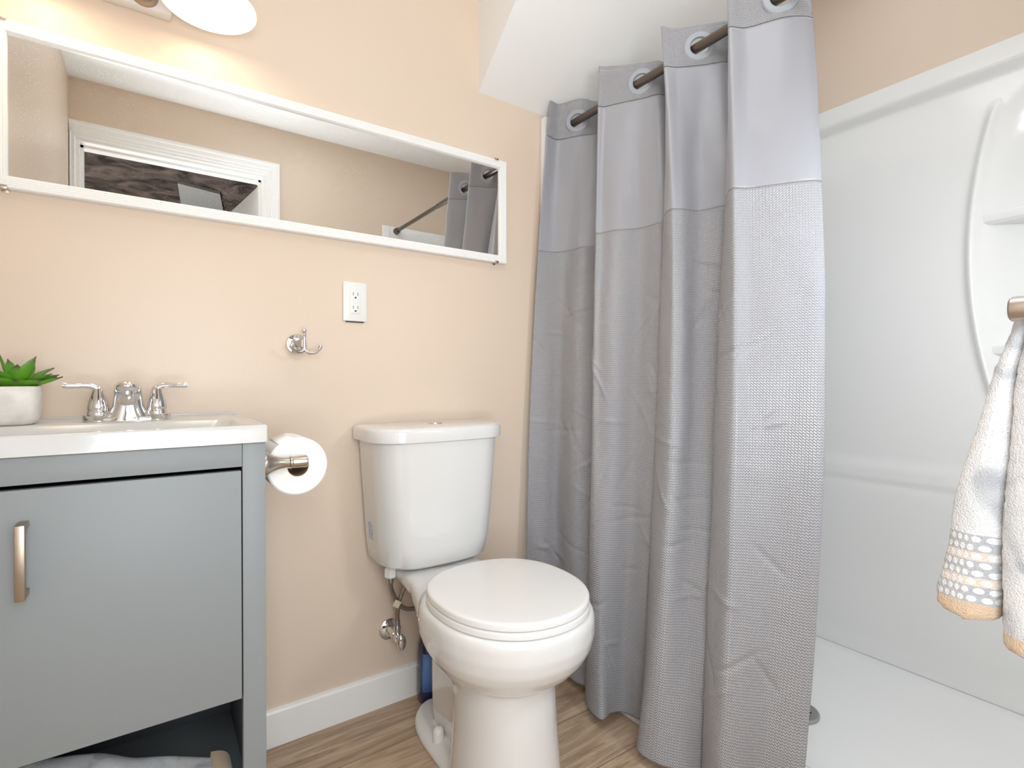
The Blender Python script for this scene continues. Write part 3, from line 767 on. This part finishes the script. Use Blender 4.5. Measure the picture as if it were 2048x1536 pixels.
b = nb(); rc = Vector((hx0 + .0675, -.350, hz - .0125)); rr = .0575
lathe(b, [(.0205, .002), (.0205, 0), (rr - .003, 0), (rr, .003), (rr, .102), (rr - .003, .105), (.0205, .105), (.0205, .1)], rc, (0, 1, 0), n=64, cap0=False, cap1=False)
obj('paper', b, M['paper'], ro)
b = nb(); lathe(b, [(.0205, .001), (.0195, .001), (.0195, .104), (.0205, .104)], rc, (0, 1, 0), n=40, cap0=False, cap1=False); obj('core', b, M['core'], ro)
b = nb(); r0_, r1_ = [], []
for k in range(13):
    a = R(128 - 40 * k / 12) if k < 9 else None
    if a is not None: x, z = (rr + .0008) * math.cos(a), (rr + .0008) * math.sin(a)
    else: x, z = x + .006, z - .0004
    r0_.append(Vector((rc.x + x, rc.y + .002, rc.z + z))); r1_.append(Vector((rc.x + x, rc.y + .103, rc.z + z)))
loft(b, [r0_, r1_], False, False, closed=False)
o = obj('loose_sheet', b, M['paper'], ro); so = o.modifiers.new('t', 'SOLIDIFY'); so.thickness = .0006

# ------------------------------------------------------------------ folded towel on the vanity shelf
ft = thing('folded_towel', 'folded grey and white towel on the open vanity shelf', 'towel', (-.05, -.26, .136))
b = nb(); rings = []
for i in range(41):
    t = i / 40; x = -.245 + .345 * t
    h = .172 - .098 * sstep(.15, .98, t) + .006 * noise.noise(Vector((t * 5, 1, 0)))
    endf = min(1, math.sin(math.pi * min(t, 1 - t) * 2.4) if min(t, 1 - t) < .2 else 1); endf = .72 + .28 * max(0, endf)
    r = []
    for k in range(56):
        a = 2 * math.pi * k / 56; c, s = math.cos(a), math.sin(a)
        yy = -.318 + .066 * math.copysign(abs(c) ** .5, c) * (1 - .02 * noise.noise(Vector((t * 4, k * .2, 2))))
        hh = h * endf
        zz = .1365 + hh / 2 + hh / 2 * math.copysign(abs(s) ** .45, s)
        if c < -.3: yy += .006 * abs(math.sin((zz - .1365) / hh * math.pi * 3))   # layers of the fold
        zz += .004 * noise.noise(Vector((x * 18, yy * 18, 1))) if s > .2 else 0
        r.append(Vector((x, yy, max(zz, .1362))))
    rings.append(r)
loft(b, rings); obj('terry', b, M['towel'], ft, ang=80)
b = nb(); pts = [(.090, .143), (.110, .1435), (.121, .152), (.123, .168), (.118, .181), (.106, .189), (.092, .192)]
cv = catmull([(x, 0, z) for x, z in pts], 8); th = .009
ringsA = []
for y in (-.388, -.384, -.34, -.29, -.255):
    r = []; g_ = th * (.7 if y == -.366 else 1)
    up = []; dn = []
    for i, p in enumerate(cv):
        t = (cv[min(i + 1, len(cv) - 1)] - cv[max(i - 1, 0)]).normalized(); nn = Vector((t.z, 0, -t.x))
        up.append(p + nn * g_ / 2 + Vector((0, y, 0))); dn.append(p - nn * g_ / 2 + Vector((0, y, 0)))
    ringsA.append(up + dn[::-1])
loft(b, ringsA); obj('hem', b, M['hem'], ft, ang=60)

# ------------------------------------------------------------------ toilet
TX = .655
to = thing('toilet', 'white two-piece toilet with closed lid between vanity and shower curtain', 'toilet', (TX, -.35, 0))
b = nb()
# pedestal and bowl
PR = [(.0, .121, -.475, .140, .16), (.02, .120, -.475, .138, .15), (.08, .115, -.475, .130, .14), (.16, .109, -.475, .123, .14), (.25, .105, -.474, .119, .15), (.294, .104, -.473, .118, .15), (.298, .113, -.472, .129, .16), (.310, .135, -.470, .153, .175), (.328, .155, -.469, .176, .19), (.350, .170, -.470, .193, .22), (.372, .179, -.472, .203, .225), (.400, .184, -.473, .209, .225), (.428, .184, -.473, .209, .215), (.440, .181, -.473, .206, .20), (.445, .176, -.473, .201, .19)]
loft(b, [sup(TX, cy, z, a, f, bk, 64, 2.15) for z, a, cy, f, bk in PR])
# trapway body behind the pedestal
def ringxz(y, hw, z0, z1, e=4, n=40):
    out = []
    for k in range(n):
        t = 2 * math.pi * k / n; c, s = math.cos(t), math.sin(t)
        out.append(Vector((TX + hw * math.copysign(abs(c) ** (2 / e), c), y, (z0 + z1) / 2 + (z1 - z0) / 2 * math.copysign(abs(s) ** (2 / e), s))))
    return out
loft(b, [ringxz(y, hw, 0.0, z1) for y, hw, z1 in ((-.47, .085, .40), (-.38, .062, .40), (-.30, .055, .41), (-.24, .052, .42), (-.20, .050, .41), (-.188, .044, .39))])
# swelling of the trap under the bowl
loft(b, [ringxz(y, hw, z0, z1, 2.6) for y, hw, z0, z1 in ((-.46, .12, .24, .42), (-.38, .115, .22, .43), (-.31, .105, .25, .43), (-.25, .10, .30, .435), (-.19, .09, .36, .436))])
# rear deck under the tank
loft(b, [ringxz(y, hw, z0, .434, 5) for y, hw, z0 in ((-.38, .152, .36), (-.32, .146, .36), (-.27, .132, .368), (-.22, .120, .385), (-.10, .112, .392), (-.05, .108, .392))])
# foot flange
loft(b, [sup(TX, -.31, z, a, .29, .215, 56, 3.0) for z, a in ((0, .092), (.012, .092), (.022, .084), (.030, .066))])
me = remesh(b, .0042, 8); bowl = link('bowl', me, M['ceramic'], to, True, 180)
for s in (-1, 1):
    b = nb(); lathe(b, [(.0150, 0), (.0152, .004), (.0135, .028), (.0118, .036), (.006, .0405), (.0, .041)], (TX + s * .062, -.262, .020), n=28, cap1=False)
    obj('bolt_cap', b, M['plastic'], to, ang=60)
# seat and lid
def slab(name, z0, z1, sc_, rnd, m):
    b = nb(); A, F, B_ = .1745 * sc_, .199 * sc_, .180 * sc_
    rr_ = []
    for z, k in ((z0, -rnd * .6), (z0 + rnd * .5, 0), (z1 - rnd, 0), (z1 - rnd * .5, -rnd * .25), (z1 - rnd * .1, -rnd * .9), (z1, -rnd * 2.2)):
        rr_.append(sup(TX, -.478, z, A + k, F + k, B_ + k, 72, 2.12, 2.35))
    rr_.append(sup(TX, -.478, z1 + .001, A * .5, F * .5, B_ * .5, 72, 2.12, 2.35))
    loft(b, rr_); return obj(name, b, m, to, ang=50)
slab('seat_ring', .4455, .4605, .985, .0035, M['seat_plastic'])
slab('lid', .4610, .4775, .978, .0045, M['seat_plastic'])
for s in (-1, 1):
    b = nb(); box(b, TX + s * .065 - .018, TX + s * .065 + .018, -.312, -.290, .440, .456, .004); obj('hinge', b, M['seat_plastic'], to)
# tank
b = nb()
TK = [(.4365, .120, -.150, .03, .08), (.440, .148, -.168, .04, .086), (.450, .161, -.180, .05, .088), (.50, .167, -.186, .05, .09), (.60, .174, -.192, .05, .09), (.70, .181, -.194, .05, .09), (.778, .186, -.196, .05, .09)]
def tank_ring(z, a, yf, yb=-.018, rb=.012, rf=.075, bow=.018, n=10):
    """plan of the tank: flat back, bowed front, big front corner radii"""
    out = []
    for cx_, cy_, a0, rad in ((TX + a - rb, yb - rb, 0, rb), (TX - a + rb, yb - rb, 90, rb), (TX - a + rf, yf + rf, 180, rf), (TX + a - rf, yf + rf, 270, rf)):
        for k in range(n + 1):
            t = R(a0 + 90 * k / n); x = cx_ + rad * math.cos(t); y = cy_ + rad * math.sin(t)
            if y < (yf + yb) / 2: y -= bow * (1 - ((x - TX) / a) ** 2)
            out.append(Vector((x, y, z)))
    return out
def dens(r, m=5):   # a few extra points on the long front edge
    out = []
    for i, p in enumerate(r):
        q = r[(i + 1) % len(r)]; out.append(p)
        if p.y < -.1 and q.y < -.1 and abs(q.x - p.x) > .08:
            for k in range(1, 12):
                s = p.lerp(q, k / 12)
                if 1:
                    a = abs(r[0].x - TX)
                    base_y = p.y; s.y = base_y - .018 * ((1 - ((s.x - TX) / a) ** 2) - (1 - ((p.x - TX) / a) ** 2))
                out.append(s)
    return out
loft(b, [dens(tank_ring(z, a, yf)) for z, a, yf, _, _ in TK])
tank = obj('tank', b, M['ceramic'], to, ang=50)
b = nb()
loft(b, [dens(tank_ring(z, a, yf, yb, .012, .08)) for z, a, yf, yb in ((.776, .194, -.198, -.014), (.779, .200, -.203, -.010), (.806, .201, -.204, -.009), (.813, .198, -.201, -.011), (.8165, .190, -.193, -.016), (.818, .173, -.176, -.03))])
obj('tank_lid', b, M['ceramic'], to, ang=50)
b = nb(); lathe(b, [(.021, 0), (.021, .002), (.0195, .003), (.018, .002), (.0, .0022)], (TX + .006, -.105, .8178), n=36, cap1=False)
fb = obj('flush_button', b, M['chrome'], to)
# printed lines on the tank side (small blue grey text block)
mk = mat('blue_print', (.40, .43, .56), .5)
b = nb(); random.seed(3)
for k in range(4):
    z = .508
    yv = -.060 - k * .008
    while z < .553:
        L = random.uniform(.003, .011); xx = TX - (.1676 + (z - .50) * .07) - .0012
        box(b, xx, xx + .0008, yv - .0013, yv + .0013, z, min(z + L, .555)); z += L + .0028
obj('printed_text', b, mk, tank, False)

# ------------------------------------------------------------------ water supply
ws = thing('water_supply_line', 'chrome stop valve with braided hose looping up to the toilet tank', 'water supply valve', (.5645, -.03, .215))
b = nb(); lathe(b, [(.031, 0), (.030, .004), (.022, .009), (.010, .011)], (.5645, -.0005, .215), (0, -1, 0), n=36); obj('escutcheon', b, M['chrome'], ws)
b = nb(); lathe(b, [(.0085, .006), (.0085, .022), (.0098, .022), (.0098, .034), (.0085, .034), (.0085, .044)], (.5645, -.0005, .215), (0, -1, 0), n=20); obj('nipple', b, M['cream'], ws)
b = nb(); lathe(b, [(.0125, .038), (.0125, .052), (.0105, .053), (.0105, .066), (.0125, .067), (.0125, .078), (.008, .080)], (.5645, -.0005, .215), (0, -1, 0), n=24)
lathe(b, [(.0085, 0), (.0085, .022), (.010, .022), (.010, .030)], (.5645, -.062, .218), n=20); obj('valve_body', b, M['chrome'], ws)
b = nb(); sphere(b, (.5645, -.094, .213), .02, (.62, .42, 1.12)); lathe(b, [(.005, 0), (.005, .016)], (.5645, -.078, .215), (0, -1, 0), n=14)
obj('valve_handle', b, M['chrome'], ws)
b = nb(); tube(b, [(.5645, -.062, .262), (.5635, -.066, .29), (.568, -.072, .325), (.580, -.076, .356), (.602, -.078, .384), (.638, -.080, .398), (.672, -.078, .375), (.678, -.072, .335), (.655, -.066, .300), (.620, -.066, .286), (.588, -.066, .292), (.563, -.068, .315), (.546, -.074, .350), (.536, -.086, .372), (.531, -.098, .398)], .0062, n=16, sm=12)
obj('hose', b, M['hose'], ws, ang=80)
b = nb(); lathe(b, [(.0075, 0), (.0078, .018)], (.5645, -.062, .246), n=18); lathe(b, [(.0072, 0), (.0085, .006), (.0085, .016)], (.531, -.098, .388), n=18); obj('ferrule', b, M['steel'], ws)
b = nb(); lathe(b, [(.0125, 0), (.0165, .004), (.0165, .026), (.0125, .030), (.010, .034), (.010, .045)], (.531, -.098, .402), n=6); obj('tank_nut', b, M['liner'], ws, False)
b = nb(); box(b, -.010, .010, -.0005, .0005, -.009, .009); xform(b, Matrix.Translation((.556, -.0815, .318)) @ Matrix.Rotation(R(35), 4, 'Y')); obj('hose_tag', b, M['cream'], ws, False)

# ------------------------------------------------------------------ cleaner bottle behind the toilet
bo = thing('cleaner_bottle', 'dark blue cleaner bottle standing on the floor behind the toilet', 'bottle', (.672, -.052, 0))
bx, by = .673, -.054
b = nb(); loft(b, [sup(bx, by, z + .0006, a, d, d, 40, 2.8) for z, a, d in ((0, .034, .026), (.004, .038, .030), (.03, .040, .032), (.09, .0395, .032), (.14, .038, .031), (.165, .036, .029), (.185, .030, .025), (.205, .020, .018), (.215, .014, .014), (.225, .013, .013))])
obj('body', b, M['blue'], bo, ang=50)
b = nb(); lathe(b, [(.016, 0), (.0165, .004), (.0155, .03), (.012, .034)], (bx, by, .222), n=24); obj('cap', b, M['red'], bo)
b = nb(); loft(b, [[p for p in sup(bx, by, z, a + .0008, .0325, .0325, 80, 2.8)[46:76]] for z, a in ((.04, .0402), (.09, .0398), (.15, .0378))], False, False, False)
lb = obj('label_sticker', b, M['bluelab'], bo, ang=60); s_ = lb.modifiers.new('t', 'SOLIDIFY'); s_.thickness = .0005

# ------------------------------------------------------------------ towel bar and hand towel beside the doorway
BY, BZ, BX = -1.318, 1.012, .722
tb = thing('towel_bar', 'brushed nickel towel bar on long posts beside the doorway', 'towel bar', (.9, DY, BZ))
for xx in (BX, 1.06):
    b = nb(); L = BY - DY
    lathe(b, [(.028, .0005), (.028, .004), (.024, .010), (.016, .022), (.0105, .04), (.0095, .06), (.0095, L - .045), (.0108, L - .042), (.0108, L - .036), (.0098, L - .034), (.0110, L - .030), (.0128, L + .012), (.0126, L + .016), (.0105, L + .018), (.0, L + .018)], (xx, DY, BZ), (0, 1, 0), n=36, cap1=False)
    obj('post', b, M['nickel'], tb)
b = nb(); lathe(b, [(.007, 0), (.007, 1.06 - BX)], (BX, BY, BZ), (1, 0, 0), n=20); obj('bar', b, M['nickel'], tb)
tw = thing('hand_towel', 'grey and white patterned hand towel with tan hems over the bar', 'towel', (.88, BY, BZ))
M['towel_b'] = towel_mat('bordered_terry', (.694, .770))
M['towel_c'] = towel_mat('plain_terry', (.672, .672))
def drape(name, prof, m, x0=.742, x1=1.02, seed=0):
    """prof: list of (z, y_out, y_in), swept along the bar with soft rounded ends"""
    b = nb(); rings = []; nx = 40
    zs = [p[0] for p in prof]
    def at(z, k):
        for (za, *a), (zb, *c) in zip(prof, prof[1:]):
            if za >= z >= zb:
                t = (za - z) / (za - zb); return a[k] + (c[k] - a[k]) * t
        return prof[-1][1 + k] if z < zs[-1] else prof[0][1 + k]
    nzv = 90
    outer = []
    for i in range(nx + 1):
        f = i / nx
        end = min(f, 1 - f) * (x1 - x0)
        rings_i = []
        rnd = .016
        sh_ = 1 - math.sqrt(max(0, 1 - max(0, (rnd - end) / rnd) ** 2))
        x = x0 + (x1 - x0) * f
        up, dn = [], []
        for k in range(nzv + 1):
            z = zs[0] + (zs[-1] - zs[0]) * k / nzv
            yo, yi = at(z, 0), at(z, 1); c = (yo + yi) / 2; h = (yo - yi) / 2
            rb = .010; eb = max(0, (rb - (z - zs[-1])) / rb); h *= math.sqrt(max(.02, 1 - eb * eb))
            hh = h * (1 - .85 * sh_)
            wv = .0035 * noise.noise(Vector((x * 14, z * 10, seed))) + .0012 * noise.noise(Vector((x * 160, z * 160, seed + 4)))
            w2 = .0012 * noise.noise(Vector((x * 160, z * 160, seed + 9)))
            zo = .004 * noise.noise(Vector((x * 10, 0, seed))) * k / nzv
            up.append(Vector((x, c + hh + wv * (1 if h > .004 else .2), z + zo))); dn.append(Vector((x, c - hh + w2, z + zo)))
        rings.append(up + dn[::-1])
    loft(b, rings); return obj(name, b, m, tw, ang=80)
drape('front_drape', [(1.030, -1.306, -1.3175), (1.024, -1.302, -1.3185), (1.0, -1.295, -1.312), (.95, -1.2800, -1.3010), (.92, -1.2745, -1.2985), (.865, -1.2605, -1.2950), (.81, -1.2495, -1.2925), (.76, -1.242, -1.2895), (.70, -1.2295, -1.2880), (.674, -1.2310, -1.2870)], M['towel_b'], seed=2)
drape('back_drape', [(1.030, -1.3175, -1.328), (1.024, -1.3175, -1.334), (1.0, -1.308, -1.336), (.95, -1.300, -1.334), (.92, -1.2985, -1.333), (.865, -1.296, -1.334), (.74, -1.290, -1.336), (.68, -1.2895, -1.336), (.654, -1.2905, -1.335)], M['towel_c'], x0=.732, x1=1.03, seed=6)
